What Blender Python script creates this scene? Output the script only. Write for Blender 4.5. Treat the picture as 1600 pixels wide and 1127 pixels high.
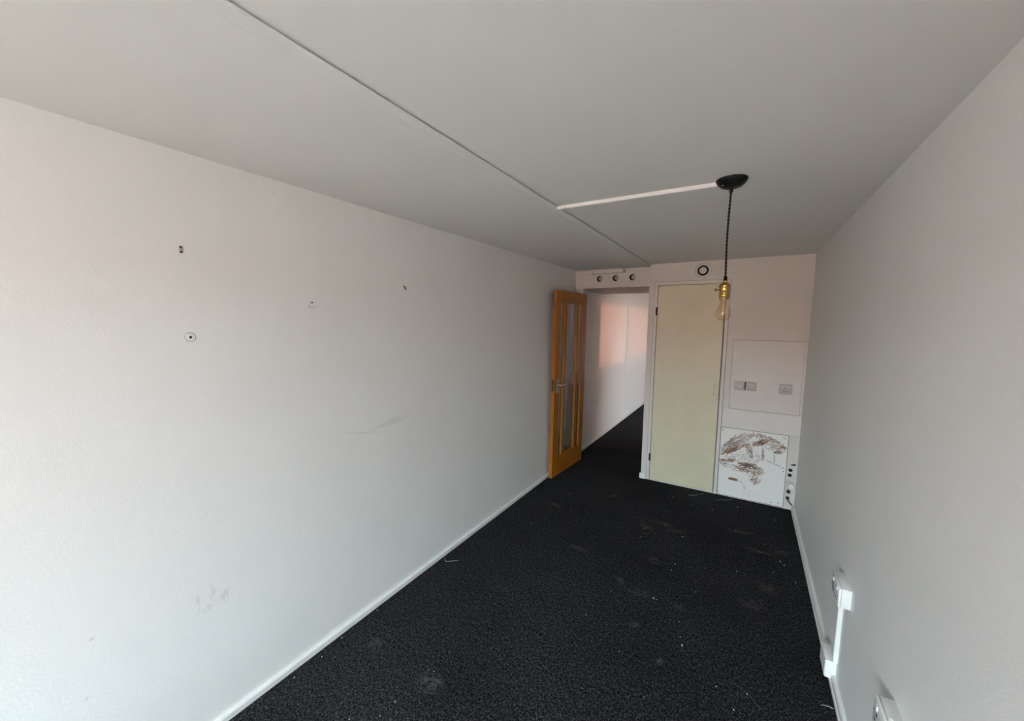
import bpy, bmesh, math, random
import numpy as np
from mathutils import Matrix, Vector

for o in list(bpy.data.objects):
    bpy.data.objects.remove(o, do_unlink=True)
SC = bpy.context.scene
COL = SC.collection
random.seed(7)

# ------------------------------------------------------------------ camera
EYE = 1.68
cam_d = bpy.data.cameras.new('camera')
cam_d.sensor_fit = 'HORIZONTAL'
cam_d.sensor_width = 36.0
cam_d.lens = 13.5
cam_d.clip_start = 0.02
cam_d.clip_end = 300
cam = bpy.data.objects.new('camera', cam_d)
COL.objects.link(cam)
right = Vector((0.85178284, 0.5237949, 0.01024194))
down = Vector((0.06209382, -0.0815251, -0.99473515))
fwd = Vector((-0.52020222, 0.84793429, -0.10196611))
cm = Matrix.Identity(4)
for r in range(3):
    cm[r][0] = right[r]
    cm[r][1] = -down[r]
    cm[r][2] = -fwd[r]
cm.translation = (0, 0, EYE)
cam.matrix_world = cm
SC.camera = cam

# ------------------------------------------------------------------ sky, sun, exposure
SKY = (0.76, 0.91, 1.0)
SKY_STRENGTH = 36.5
world = bpy.data.worlds.new('overcast_sky')
SC.world = world
world.use_nodes = True
bgn = world.node_tree.nodes['Background']
bgn.inputs[0].default_value = (*SKY, 1)
bgn.inputs[1].default_value = SKY_STRENGTH

sun_d = bpy.data.lights.new('sun', 'SUN')
sun_d.energy = 25.0
sun_d.color = (1.0, 0.78, 0.70)
sun_d.angle = math.radians(1.6)
sun = bpy.data.objects.new('sun', sun_d)
COL.objects.link(sun)
sun_dir = Vector((-1.0, -0.06, -0.085)).normalized()       # low hazy sun shining in from the corridor side
sun.rotation_euler = sun_dir.to_track_quat('-Z', 'Y').to_euler()

vs = SC.view_settings
vs.view_transform = 'Standard'
vs.look = 'None'
vs.gamma = 1.0
vs.use_curve_mapping = False
vs.exposure = 0.0

def portal(name, loc, rot, sx, sy):
    d = bpy.data.lights.new(name, 'AREA')
    d.shape = 'RECTANGLE'
    d.size = sx
    d.size_y = sy
    d.cycles.is_portal = True
    o = bpy.data.objects.new(name, d)
    o.location = loc
    o.rotation_euler = rot
    COL.objects.link(o)

# ------------------------------------------------------------------ room dimensions (metres, camera foot at the origin)
XL, XR, ZC, YB, XB = -1.7762, 0.4464, 2.2739, 4.1705, -0.9016
YF = -2.40            # inner face of the window wall behind the camera
YH = 4.33             # face of the dropped header over the opening
ZH = 2.068            # underside of that header
YH2 = 5.30            # far end of the header
YE = 9.05             # far end of the corridor
XCR = 1.15            # right-hand wall of the corridor
FW = (-1.70, 0.37, 0.80, 2.10)   # front window x0, x1, z0, z1
portal('window_portal', ((FW[0]+FW[1])/2, YF-0.05, (FW[2]+FW[3])/2), (math.radians(90), 0, 0), FW[1]-FW[0], FW[3]-FW[2])
CW = (5.30, 8.9, 1.26, 2.25)     # corridor window y0, y1, z0, z1
portal('corridor_window_portal', (XCR+0.12, (CW[0]+CW[1])/2, (CW[2]+CW[3])/2), (0, math.radians(90), 0), CW[3]-CW[2], CW[1]-CW[0])

# ------------------------------------------------------------------ material helpers
def new_mat(name):
    m = bpy.data.materials.new(name)
    m.use_nodes = True
    nt = m.node_tree
    return m, nt, nt.nodes['Principled BSDF']

def mat(name, col, rough=0.5, metal=0.0, bump=0.0, bscale=200.0, var=0.0, vscale=3.0, spec=None):
    m, nt, b = new_mat(name)
    b.inputs['Base Color'].default_value = (*col, 1)
    b.inputs['Roughness'].default_value = rough
    b.inputs['Metallic'].default_value = metal
    if spec is not None:
        b.inputs['Specular IOR Level'].default_value = spec
    tc = nt.nodes.new('ShaderNodeTexCoord')
    n = nt.nodes.new('ShaderNodeTexNoise')
    n.inputs['Scale'].default_value = vscale
    n.inputs['Detail'].default_value = 5
    nt.links.new(tc.outputs['Object'], n.inputs['Vector'])
    mr = nt.nodes.new('ShaderNodeMapRange')
    mr.inputs[1].default_value = 0.3
    mr.inputs[2].default_value = 0.7
    mr.inputs[3].default_value = 1 - var
    mr.inputs[4].default_value = 1 + var * 0.3
    nt.links.new(n.outputs[0], mr.inputs[0])
    mx = nt.nodes.new('ShaderNodeVectorMath')
    mx.operation = 'SCALE'
    mx.inputs[0].default_value = col
    nt.links.new(mr.outputs[0], mx.inputs['Scale'])
    nt.links.new(mx.outputs[0], b.inputs['Base Color'])
    if bump > 0:
        n2 = nt.nodes.new('ShaderNodeTexNoise')
        n2.inputs['Scale'].default_value = bscale
        n2.inputs['Detail'].default_value = 3
        nt.links.new(tc.outputs['Object'], n2.inputs['Vector'])
        bp = nt.nodes.new('ShaderNodeBump')
        bp.inputs['Strength'].default_value = bump
        bp.inputs['Distance'].default_value = 0.002
        nt.links.new(n2.outputs[0], bp.inputs['Height'])
        nt.links.new(bp.outputs[0], b.inputs['Normal'])
    return m

def blob_mask(nt, coord, blobs):
    """max of soft ellipses given in world metres: (centre, radii, rotation about the normal axis)"""
    acc = None
    for (loc, rad, rot, amp) in blobs:
        mp = nt.nodes.new('ShaderNodeMapping')
        mp.vector_type = 'TEXTURE'
        mp.inputs['Location'].default_value = loc
        mp.inputs['Rotation'].default_value = rot
        mp.inputs['Scale'].default_value = rad
        nt.links.new(coord, mp.inputs['Vector'])
        ln = nt.nodes.new('ShaderNodeVectorMath')
        ln.operation = 'LENGTH'
        nt.links.new(mp.outputs[0], ln.inputs[0])
        mr = nt.nodes.new('ShaderNodeMapRange')
        mr.interpolation_type = 'SMOOTHSTEP'
        mr.inputs[1].default_value = 1.0
        mr.inputs[2].default_value = 0.0
        mr.inputs[3].default_value = 0.0
        mr.inputs[4].default_value = amp
        nt.links.new(ln.outputs['Value'], mr.inputs[0])
        if acc is None:
            acc = mr.outputs[0]
        else:
            mm = nt.nodes.new('ShaderNodeMath')
            mm.operation = 'MAXIMUM'
            nt.links.new(acc, mm.inputs[0])
            nt.links.new(mr.outputs[0], mm.inputs[1])
            acc = mm.outputs[0]
    return acc

def noise_node(nt, vec, scale, detail=4, rough=0.5, stretch=None):
    if stretch:
        mp = nt.nodes.new('ShaderNodeMapping')
        mp.inputs['Scale'].default_value = stretch
        nt.links.new(vec, mp.inputs['Vector'])
        vec = mp.outputs[0]
    n = nt.nodes.new('ShaderNodeTexNoise')
    n.inputs['Scale'].default_value = scale
    n.inputs['Detail'].default_value = detail
    n.inputs['Roughness'].default_value = rough
    nt.links.new(vec, n.inputs['Vector'])
    return n.outputs[0]

def mrange(nt, v, a, b, c, d):
    mr = nt.nodes.new('ShaderNodeMapRange')
    for i, x in enumerate((a, b, c, d)):
        mr.inputs[i+1].default_value = x
    nt.links.new(v, mr.inputs[0])
    return mr.outputs[0]

def mul(nt, a, b):
    m = nt.nodes.new('ShaderNodeMath')
    m.operation = 'MULTIPLY'
    for i, v in enumerate((a, b)):
        if isinstance(v, (int, float)):
            m.inputs[i].default_value = v
        else:
            nt.links.new(v, m.inputs[i])
    return m.outputs[0]

def mixcol(nt, fac, a, b):
    m = nt.nodes.new('ShaderNodeMix')
    m.data_type = 'RGBA'
    nt.links.new(fac, m.inputs[0])
    for i, v in ((6, a), (7, b)):
        if isinstance(v, tuple):
            m.inputs[i].default_value = (*v, 1)
        else:
            nt.links.new(v, m.inputs[i])
    return m.outputs[2]

PAINT = (0.845, 0.845, 0.825)
M = {}
M['paint'] = mat('wall_paint', PAINT, 0.55, bump=0.25, bscale=160, var=0.02, vscale=1.5, spec=0.3)
M['ceiling'] = mat('ceiling_paint', (0.835, 0.82, 0.785), 0.75, bump=0.15, bscale=120, var=0.025, vscale=1.2, spec=0.2)
M['gloss'] = mat('white_gloss_paint', (0.82, 0.81, 0.79), 0.35, bump=0.1, bscale=60, var=0.05, vscale=12)
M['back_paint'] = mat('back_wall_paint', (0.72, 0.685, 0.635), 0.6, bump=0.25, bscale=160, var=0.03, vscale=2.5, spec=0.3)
M['panel_paint'] = mat('panel_paint', (0.73, 0.695, 0.64), 0.5, bump=0.15, bscale=90, var=0.04, vscale=9)
M['band_paint'] = mat('band_paint', (0.78, 0.75, 0.715), 0.5, bump=0.15, bscale=90, var=0.04, vscale=7)
M['cream'] = mat('cream_door_paint', (0.70, 0.65, 0.47), 0.45, bump=0.12, bscale=70, var=0.05, vscale=5)
M['cream_trim'] = mat('cream_trim_paint', (0.76, 0.71, 0.59), 0.45, var=0.04, vscale=9)
M['frame_paint'] = mat('frame_paint', (0.75, 0.715, 0.67), 0.45, bump=0.1, bscale=70, var=0.04, vscale=9)
M['plastic'] = mat('white_plastic', (0.86, 0.86, 0.84), 0.3, var=0.02, vscale=20)
M['old_plastic'] = mat('aged_plastic', (0.53, 0.50, 0.465), 0.4, var=0.05, vscale=30)
M['grey_plastic'] = mat('grey_plastic', (0.46, 0.44, 0.40), 0.5, var=0.08, vscale=30)
M['black'] = mat('black_plastic', (0.006, 0.006, 0.006), 0.30, spec=0.2)
M['dark'] = mat('dark_hole', (0.01, 0.009, 0.008), 0.9)
M['cord'] = mat('black_fabric_cord', (0.012, 0.011, 0.012), 0.8, bump=0.5, bscale=900)
M['brass'] = mat('antique_brass', (0.50, 0.31, 0.09), 0.25, metal=1.0, var=0.2, vscale=40)
M['brass_dark'] = mat('dark_brass', (0.22, 0.13, 0.05), 0.45, metal=1.0)
M['chrome'] = mat('chrome', (0.75, 0.74, 0.72), 0.2, metal=1.0)
M['iron'] = mat('dark_iron', (0.06, 0.05, 0.045), 0.55, metal=0.7)
M['rust'] = mat('rusty_screw', (0.13, 0.06, 0.035), 0.8, var=0.3, vscale=400)
M['copper'] = mat('tarnished_copper', (0.20, 0.15, 0.11), 0.5, metal=0.6, var=0.3, vscale=80)
M['flake'] = mat('paint_flake', (0.82, 0.81, 0.78), 0.7)
M['dust'] = mat('pale_dust', (0.35, 0.34, 0.32), 0.9)
M['thread'] = mat('pale_thread', (0.50, 0.50, 0.50), 0.8)
M['brick'] = mat('exterior_brick', (0.62, 0.31, 0.23), 0.85, var=0.15, vscale=1.5)
M['paving'] = mat('exterior_paving', (0.43, 0.30, 0.235), 0.9, var=0.1, vscale=0.8)
M['roof'] = mat('roof_felt', (0.2, 0.2, 0.2), 0.9)
M['joint_shade_grey'] = mat('grey_joint_shade', (0.40, 0.37, 0.33), 0.9)  # shade of the open gaps, painted as grey strips
M['joint_shade_dark'] = mat('dark_joint_shade', (0.07, 0.06, 0.05), 0.9)  # deeper gap shade round the stained board, put into the colour
M['upvc'] = mat('window_frame_plastic', (0.82, 0.82, 0.82), 0.35)

def oak(name, stretch):
    m, nt, b = new_mat(name)
    tc = nt.nodes.new('ShaderNodeTexCoord')
    g = noise_node(nt, tc.outputs['Object'], 9.0, 6, 0.6, stretch)
    f = mrange(nt, g, 0.3, 0.7, 0.0, 1.0)
    c = mixcol(nt, f, (0.29, 0.092, 0.0055), (0.45, 0.16, 0.011))
    nt.links.new(c, b.inputs['Base Color'])
    b.inputs['Roughness'].default_value = 0.38
    bp = nt.nodes.new('ShaderNodeBump')
    bp.inputs['Strength'].default_value = 0.15
    bp.inputs['Distance'].default_value = 0.001
    nt.links.new(g, bp.inputs['Height'])
    nt.links.new(bp.outputs[0], b.inputs['Normal'])
    return m
M['oak'] = oak('oak_vertical_grain', (9, 9, 0.6))
M['oak_h'] = oak('oak_horizontal_grain', (9, 0.6, 9))
M['oak_pale'] = mat('oak_pale_bead', (0.46, 0.23, 0.07), 0.4, var=0.1, vscale=8)

def glass(name, tint, rough=0.02, ior=1.5):
    m, nt, b = new_mat(name)
    nt.nodes.remove(b)
    out = nt.nodes['Material Output']
    tr = nt.nodes.new('ShaderNodeBsdfTransparent')
    tr.inputs[0].default_value = (*tint, 1)
    gl = nt.nodes.new('ShaderNodeBsdfGlossy')
    gl.inputs['Roughness'].default_value = rough
    fr = nt.nodes.new('ShaderNodeFresnel')
    fr.inputs[0].default_value = ior
    ge = nt.nodes.new('ShaderNodeNewGeometry')          # same reflectance on both faces of the thin glass
    nt.links.new(mrange(nt, ge.outputs['Backfacing'], 0, 1, ior, 1.0/ior), fr.inputs[0])
    mx = nt.nodes.new('ShaderNodeMixShader')
    nt.links.new(fr.outputs[0], mx.inputs[0])
    nt.links.new(tr.outputs[0], mx.inputs[1])
    nt.links.new(gl.outputs[0], mx.inputs[2])
    nt.links.new(mx.outputs[0], out.inputs[0])
    return m
M['glass'] = glass('clear_glass', (0.99, 0.995, 0.99), 0.02, 1.75)
M['window_glass'] = glass('window_glass', (0.97, 0.98, 0.98))
M['dimming_glass'] = glass('dimming_window_glass', (0.195, 0.132, 0.108))  # tint added to cut daylight from the unseen corridor window
M['amber'] = glass('amber_bulb_glass', (0.955, 0.885, 0.74), 0.03, 1.85)

def filament_mat():
    m, nt, b = new_mat('amber_filament')
    b.inputs['Base Color'].default_value = (0.85, 0.42, 0.10, 1)
    b.inputs['Roughness'].default_value = 0.4
    return m
M['filament'] = filament_mat()

# left wall: paint with scuff marks
def wall_left_mat():
    m, nt, b = new_mat('left_wall_paint')
    tc = nt.nodes.new('ShaderNodeTexCoord')
    P = tc.outputs['Object']
    v = mrange(nt, noise_node(nt, P, 1.3, 5), 0.3, 0.7, 0.0, 1.0)
    base = mixcol(nt, v, (0.835, 0.825, 0.805), (0.86, 0.85, 0.83))
    R = math.radians
    bl = [((XL, 1.33, 1.060), (0.2, 0.22, 0.012), (R(-13), 0, 0), 0.30),
          ((XL, 1.52, 1.080), (0.2, 0.18, 0.022), (R(8), 0, 0), 0.42),
          ((XL, 1.58, 1.068), (0.2, 0.13, 0.010), (R(10), 0, 0), 0.5)]
    sc = blob_mask(nt, P, bl)
    base = mixcol(nt, mul(nt, sc, 0.55), base, (0.40, 0.39, 0.36))
    bl2 = [((XL, 0.556, 0.560), (0.2, 0.010, 0.060), (0, 0, 0), 0.7),
           ((XL, 0.600, 0.580), (0.2, 0.010, 0.080), (0, 0, 0), 0.6),
           ((XL, 0.612, 0.565), (0.2, 0.012, 0.050), (0, 0, 0), 1.0),
           ((XL, 0.640, 0.545), (0.2, 0.045, 0.050), (0, 0, 0), 0.6),
           ((XL, 0.580, 0.525), (0.2, 0.055, 0.022), (0, 0, 0), 0.8),
           ((XL, 0.270, 0.625), (0.2, 0.016, 0.008), (R(20), 0, 0), 1.0),
           ((XL, 0.250, 0.432), (0.2, 0.020, 0.012), (R(-20), 0, 0), 0.7),
           ((XL, 1.55, 0.90), (0.2, 0.07, 0.010), (R(-12), 0, 0), 0.4),
           ((XL, 1.75, 0.62), (0.2, 0.05, 0.006), (R(8), 0, 0), 0.5)]
    s2 = blob_mask(nt, P, bl2)
    n = mrange(nt, noise_node(nt, P, 60, 4, 0.6, (1, 1.6, 0.6)), 0.46, 0.62, 0.0, 1.0)
    base = mixcol(nt, mul(nt, mul(nt, s2, n), 0.55), base, (0.42, 0.41, 0.40))
    nt.links.new(base, b.inputs['Base Color'])
    b.inputs['Roughness'].default_value = 0.5
    b.inputs['Specular IOR Level'].default_value = 0.35
    bp = nt.nodes.new('ShaderNodeBump')
    bp.inputs['Strength'].default_value = 0.22
    bp.inputs['Distance'].default_value = 0.002
    nt.links.new(noise_node(nt, P, 150, 3), bp.inputs['Height'])
    nt.links.new(bp.outputs[0], b.inputs['Normal'])
    return m
M['left'] = wall_left_mat()

# charcoal loop-pile carpet
def carpet_mat():
    m, nt, b = new_mat('charcoal_carpet')
    tc = nt.nodes.new('ShaderNodeTexCoord')
    P = tc.outputs['Object']
    wig = nt.nodes.new('ShaderNodeTexNoise')
    wig.inputs['Scale'].default_value = 60
    nt.links.new(P, wig.inputs['Vector'])
    add = nt.nodes.new('ShaderNodeVectorMath')
    add.operation = 'MULTIPLY_ADD'
    nt.links.new(wig.outputs['Color'], add.inputs[0])
    add.inputs[1].default_value = (0.012, 0.012, 0)
    nt.links.new(P, add.inputs[2])
    PW = add.outputs[0]
    a = noise_node(nt, PW, 75, 3, 0.65, (1.5, 0.8, 1))
    c = noise_node(nt, PW, 170, 2, 0.6, (1.5, 0.8, 1))
    fa = mrange(nt, a, 0.40, 0.66, 0.0, 1.0)
    fc = mrange(nt, c, 0.42, 0.64, 0.0, 1.0)
    f = nt.nodes.new('ShaderNodeMath')
    f.operation = 'MULTIPLY_ADD'
    nt.links.new(fa, f.inputs[0])
    nt.links.new(fc, f.inputs[1])
    nt.links.new(mul(nt, fc, 0.25), f.inputs[2])
    big = mrange(nt, noise_node(nt, P, 1.7, 4), 0.3, 0.7, 0.75, 1.15)
    col = mixcol(nt, mul(nt, f.outputs[0], big), (0.005, 0.005, 0.006), (0.150, 0.150, 0.160))
    dust = [(-0.616, 3.162, .09, .05), (-0.491, 3.282, .11, .05), (-0.401, 3.225, .09, .04), (-0.618, 2.386, .07, .03), (-0.471, 2.728, .08, .06),
            (-0.442, 2.056, .05, .035), (-0.277, 1.887, .05, .03), (0.205, 2.815, .08, .09), (0.045, 3.492, .15, .035), (0.156, 3.26, .14, .04),
            (-0.485, 2.332, .10, .05), (0.125, 2.593, .09, .07), (-0.257, 2.341, .06, .04), (0.313, 3.33, .09, .04), (-1.161, 1.198, .09, .07),
            (-1.554, 1.206, .06, .05), (-0.976, 2.576, .10, .04), (-1.402, 3.098, .10, .05), (-1.013, 3.581, .12, .05)]
    rr = random.Random(3)
    bl = [((x, y, 0), (rx, ry, 1.0), (0, 0, rr.uniform(-0.9, 0.9)), rr.uniform(0.5, 1.0)) for x, y, rx, ry in dust]
    d = blob_mask(nt, P, bl)
    dn = mrange(nt, noise_node(nt, P, 38, 6, 0.75), 0.44, 0.72, 0.0, 1.0)
    col = mixcol(nt, mul(nt, mul(nt, d, dn), 0.85), col, (0.27, 0.245, 0.21))
    # very faint tracked-in dust everywhere
    fn = mrange(nt, noise_node(nt, P, 7, 8, 0.8), 0.60, 0.80, 0.0, 0.22)
    col = mixcol(nt, mul(nt, fn, fc), col, (0.14, 0.13, 0.12))
    nt.links.new(col, b.inputs['Base Color'])
    b.inputs['Roughness'].default_value = 0.95
    b.inputs['Specular IOR Level'].default_value = 0.0
    bp = nt.nodes.new('ShaderNodeBump')
    bp.inputs['Strength'].default_value = 0.9
    bp.inputs['Distance'].default_value = 0.006
    nt.links.new(f.outputs[0], bp.inputs['Height'])
    nt.links.new(bp.outputs[0], b.inputs['Normal'])
    return m
M['carpet'] = carpet_mat()

# ------------------------------------------------------------------ mesh helpers
def box(bm, x0, x1, y0, y1, z0, z1, bev=0.0, seg=1):
    t = bmesh.new()
    vs_ = [t.verts.new((x, y, z)) for x in (x0, x1) for y in (y0, y1) for z in (z0, z1)]
    for f in ((0, 1, 3, 2), (4, 6, 7, 5), (0, 4, 5, 1), (2, 3, 7, 6), (0, 2, 6, 4), (1, 5, 7, 3)):
        t.faces.new([vs_[i] for i in f])
    if bev > 0:
        bmesh.ops.bevel(t, geom=list(t.edges), offset=bev, segments=seg, affect='EDGES', profile=0.5)
    bmesh.ops.recalc_face_normals(t, faces=list(t.faces))
    merge(bm, t)
    return bm

def merge(bm, t):
    me = bpy.data.meshes.new('tmp')
    t.to_mesh(me)
    t.free()
    bm.from_mesh(me)
    bpy.data.meshes.remove(me)

def lathe(bm, prof, seg=40, centre=(0, 0, 0), axis='Z'):
    """surface of revolution about local z; prof = [(radius, z), ...]"""
    t = bmesh.new()
    rings = []
    for r, z in prof:
        if r < 1e-6:
            rings.append([t.verts.new((0, 0, z))])
        else:
            rings.append([t.verts.new((r*math.cos(2*math.pi*k/seg), r*math.sin(2*math.pi*k/seg), z)) for k in range(seg)])
    for a, b in zip(rings, rings[1:]):
        for k in range(seg):
            k2 = (k+1) % seg
            if len(a) == 1 and len(b) == 1:
                continue
            if len(a) == 1:
                t.faces.new((a[0], b[k], b[k2]))
            elif len(b) == 1:
                t.faces.new((a[k], a[k2], b[0]))
            else:
                t.faces.new((a[k], a[k2], b[k2], b[k]))
    bmesh.ops.recalc_face_normals(t, faces=list(t.faces))
    mtx = Matrix.Identity(4)
    if axis == 'Y':      # local +z points to -y (towards the room from the back wall)
        mtx = Matrix.Rotation(math.radians(90), 4, 'X')
    elif axis == 'X':    # local +z points to +x
        mtx = Matrix.Rotation(math.radians(90), 4, 'Y')
    elif axis == '-X':
        mtx = Matrix.Rotation(math.radians(-90), 4, 'Y')
    bmesh.ops.transform(t, matrix=Matrix.Translation(centre) @ mtx, verts=list(t.verts))
    merge(bm, t)
    return bm

def tube(bm, pts, rad, seg=10, cap=True):
    t = bmesh.new()
    pts = [Vector(p) for p in pts]
    rings = []
    up = Vector((0.13, 0.37, 0.92)).normalized()
    for i, p in enumerate(pts):
        d = (pts[min(i+1, len(pts)-1)] - pts[max(i-1, 0)]).normalized()
        if abs(d.dot(up)) > 0.97:
            u = d.cross(Vector((1, 0, 0))).normalized()
        else:
            u = d.cross(up).normalized()
        w = d.cross(u)
        rr = rad[i] if isinstance(rad, (list, tuple)) else rad
        rings.append([t.verts.new(p + rr*(math.cos(2*math.pi*k/seg)*u + math.sin(2*math.pi*k/seg)*w)) for k in range(seg)])
    for a, b in zip(rings, rings[1:]):
        for k in range(seg):
            k2 = (k+1) % seg
            t.faces.new((a[k], a[k2], b[k2], b[k]))
    if cap:
        t.faces.new(rings[0])
        t.faces.new(rings[-1])
    bmesh.ops.recalc_face_normals(t, faces=list(t.faces))
    merge(bm, t)
    return bm

def prism_y(bm, prof, y0, y1, dx0=0.0, dx1=0.0):
    """extrude an x-z profile along y, with an x shift at each end"""
    t = bmesh.new()
    a = [t.verts.new((x+dx0, y0, z)) for x, z in prof]
    b = [t.verts.new((x+dx1, y1, z)) for x, z in prof]
    n = len(prof)
    for i in range(n):
        j = (i+1) % n
        t.faces.new((a[i], a[j], b[j], b[i]))
    t.faces.new(a)
    t.faces.new(b)
    bmesh.ops.recalc_face_normals(t, faces=list(t.faces))
    merge(bm, t)
    return bm

def obj(name, bm, m, parent=None, smooth=False):
    me = bpy.data.meshes.new(name)
    bm.to_mesh(me)
    bm.free()
    if m is not None:
        me.materials.append(M[m] if isinstance(m, str) else m)
    if smooth:
        for p in me.polygons:
            p.use_smooth = True
        try:
            me.set_sharp_from_angle(angle=math.radians(35))
        except Exception:
            pass
    o = bpy.data.objects.new(name, me)
    COL.objects.link(o)
    if parent is not None:
        o.parent = parent
    return o

def B():
    return bmesh.new()

def bx(name, m, parent, x0, x1, y0, y1, z0, z1, bev=0.0, seg=1):
    return obj(name, box(B(), x0, x1, y0, y1, z0, z1, bev, seg), m, parent, smooth=bev > 0)

def tag(o, label, cat, group=None, kind=None):
    o['label'] = label
    o['category'] = cat
    if group:
        o['group'] = group
    if kind:
        o['kind'] = kind
    return o

def thing(name, label, cat, loc=(0, 0, 0), rotz=0.0, group=None, kind=None):
    o = bpy.data.objects.new(name, None)
    o.empty_display_size = 0.05
    o.location = loc
    o.rotation_euler = (0, 0, rotz)
    COL.objects.link(o)
    return tag(o, label, cat, group, kind)

def structure(o, label, cat):
    return tag(o, label, cat, None, 'structure')

# ------------------------------------------------------------------ floor, ceiling, walls
structure(bx('floor', 'carpet', None, XL, XCR, YF, YE, -0.12, 0.0), 'black charcoal loop pile carpet running through to the corridor', 'floor')
structure(bx('ceiling', 'ceiling', None, XL-0.2, XCR+0.2, YF-0.2, YE+0.2, ZC, ZC+0.2), 'plain off-white painted ceiling', 'ceiling')

# left wall: a backing with painted boards butted along it; their joints show as faint vertical seams
wl = structure(bx('wall_left', 'left', None, XL-0.22, XL-0.012, YF-0.2, YE, -0.12, ZC), 'long white painted wall on the left with faint vertical board seams', 'wall')
seams = [YF, 0.975, 2.200, 4.70, 5.92, 6.62, 6.87, 8.1, YE]
for k, (a, b) in enumerate(zip(seams, seams[1:])):
    proud = 0.0
    if k == 5:
        proud = 0.006          # slim cover batten on the corridor wall
    bx('wall_board', 'left', wl, XL-0.012, XL+proud, a+0.0002, b-0.0002, 0.0, ZC, 0.0004)

structure(bx('wall_right', 'paint', None, XR, XR+0.2, YF-0.2, YB, -0.12, ZC), 'smooth white painted wall on the right', 'wall')

# wall behind the camera with the big window
wf = B()
box(wf, XL, FW[0], YF-0.2, YF, -0.12, ZC)
box(wf, FW[1], XR, YF-0.2, YF, -0.12, ZC)
box(wf, FW[0], FW[1], YF-0.2, YF, -0.12, FW[2])
box(wf, FW[0], FW[1], YF-0.2, YF, FW[3], ZC)
structure(obj('wall_front', wf, 'paint'), 'white painted window wall behind the viewpoint', 'wall')
w1 = thing('window_1', 'wide white framed daylight window in the front wall', 'window', (0, 0, 0), kind='structure')
fy0, fy1 = YF-0.15, YF-0.09
bx('frame_side', 'upvc', w1, FW[0], FW[0]+0.05, fy0, fy1, FW[2], FW[3], 0.004)
bx('frame_side', 'upvc', w1, FW[1]-0.05, FW[1], fy0, fy1, FW[2], FW[3], 0.004)
bx('frame_sill', 'upvc', w1, FW[0]+0.05, FW[1]-0.05, fy0, fy1, FW[2], FW[2]+0.05, 0.004)
bx('frame_head', 'upvc', w1, FW[0]+0.05, FW[1]-0.05, fy0, fy1, FW[3]-0.05, FW[3], 0.004)
xm = (FW[0]+FW[1])/2
bx('mullion', 'upvc', w1, xm-0.025, xm+0.025, fy0, fy1, FW[2]+0.05, FW[3]-0.05, 0.004)
for a, b in ((FW[0]+0.05, xm-0.025), (xm+0.025, FW[1]-0.05)):
    bx('pane', 'window_glass', w1, a, b, YF-0.122, YF-0.118, FW[2]+0.05, FW[3]-0.05)

# back wall: block with the cupboard, built round the door recess
DX0, DX1, DZ = -0.846, -0.168, 2.093       # outer line of the cupboard door frame
RD = 0.06
wb = B()
box(wb, XB, XR+0.2, YB+RD, YH2, -0.12, ZC)
box(wb, XB, DX0, YB, YB+RD, -0.12, ZC)
box(wb, DX1, XR+0.2, YB, YB+RD, -0.12, ZC)
box(wb, DX0, DX1, YB, YB+RD, DZ, ZC)
bmesh.ops.remove_doubles(wb, verts=list(wb.verts), dist=1e-5)
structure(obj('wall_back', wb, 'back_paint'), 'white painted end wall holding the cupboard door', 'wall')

# dropped header over the opening with three round holes cut in its face
HOLES = [(-1.490, 2.172), (-1.306, 2.172), (-1.119, 2.172)]
HR = 0.034
def holed_face(bm, x0, x1, z0, z1, y, holes, r, depth, seg=32):
    xs = sorted([x0, x1] + [h[0]-r*1.5 for h in holes] + [h[0]+r*1.5 for h in holes])
    zc = holes[0][1]
    zs = [z0, zc-r*1.5, zc+r*1.5, z1]
    t = bmesh.new()
    for i in range(len(xs)-1):
        for j in range(3):
            a, b, c, d = xs[i], xs[i+1], zs[j], zs[j+1]
            hole = [h for h in holes if a < h[0] < b] if j == 1 else []
            if hole:
                h = hole[0]
                rin, rsq, rdp = [], [], []
                for k in range(seg):
                    an = 2*math.pi*k/seg
                    ca, sa = math.cos(an), math.sin(an)
                    q = 1.5*r/max(abs(ca), abs(sa))
                    rsq.append(t.verts.new((h[0]+q*ca, y, h[1]+q*sa)))
                    rin.append(t.verts.new((h[0]+r*ca, y, h[1]+r*sa)))
                    rdp.append(t.verts.new((h[0]+r*ca, y+depth, h[1]+r*sa)))
                for k in range(seg):
                    k2 = (k+1) % seg
                    t.faces.new((rsq[k], rsq[k2], rin[k2], rin[k]))
                    t.faces.new((rin[k], rin[k2], rdp[k2], rdp[k]))
                t.faces.new(rdp)
            else:
                t.faces.new([t.verts.new(p) for p in ((a, y, c), (b, y, c), (b, y, d), (a, y, d))])
    bmesh.ops.remove_doubles(t, verts=list(t.verts), dist=1e-5)
    bmesh.ops.recalc_face_normals(t, faces=list(t.faces))
    merge(bm, t)
hd = B()
holed_face(hd, XL, XB, ZH, ZC, YH, HOLES, HR, 0.05)
t = bmesh.new()
vv = [t.verts.new(p) for p in ((XL, YH, ZH), (XB, YH, ZH), (XB, YH2, ZH), (XL, YH2, ZH), (XL, YH2, ZC), (XB, YH2, ZC), (XL, YH, ZC), (XB, YH, ZC))]
t.faces.new((vv[0], vv[3], vv[2], vv[1]))
t.faces.new((vv[3], vv[4], vv[5], vv[2]))
t.faces.new((vv[6], vv[7], vv[5], vv[4]))
t.faces.new((vv[0], vv[6], vv[4], vv[3]))
t.faces.new((vv[1], vv[2], vv[5], vv[7]))
merge(hd, t)
bmesh.ops.remove_doubles(hd, verts=list(hd.verts), dist=1e-5)
hdr = structure(obj('wall_header', hd, 'back_paint'), 'boxed-in header with three round holes above the corridor opening', 'wall')
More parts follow.
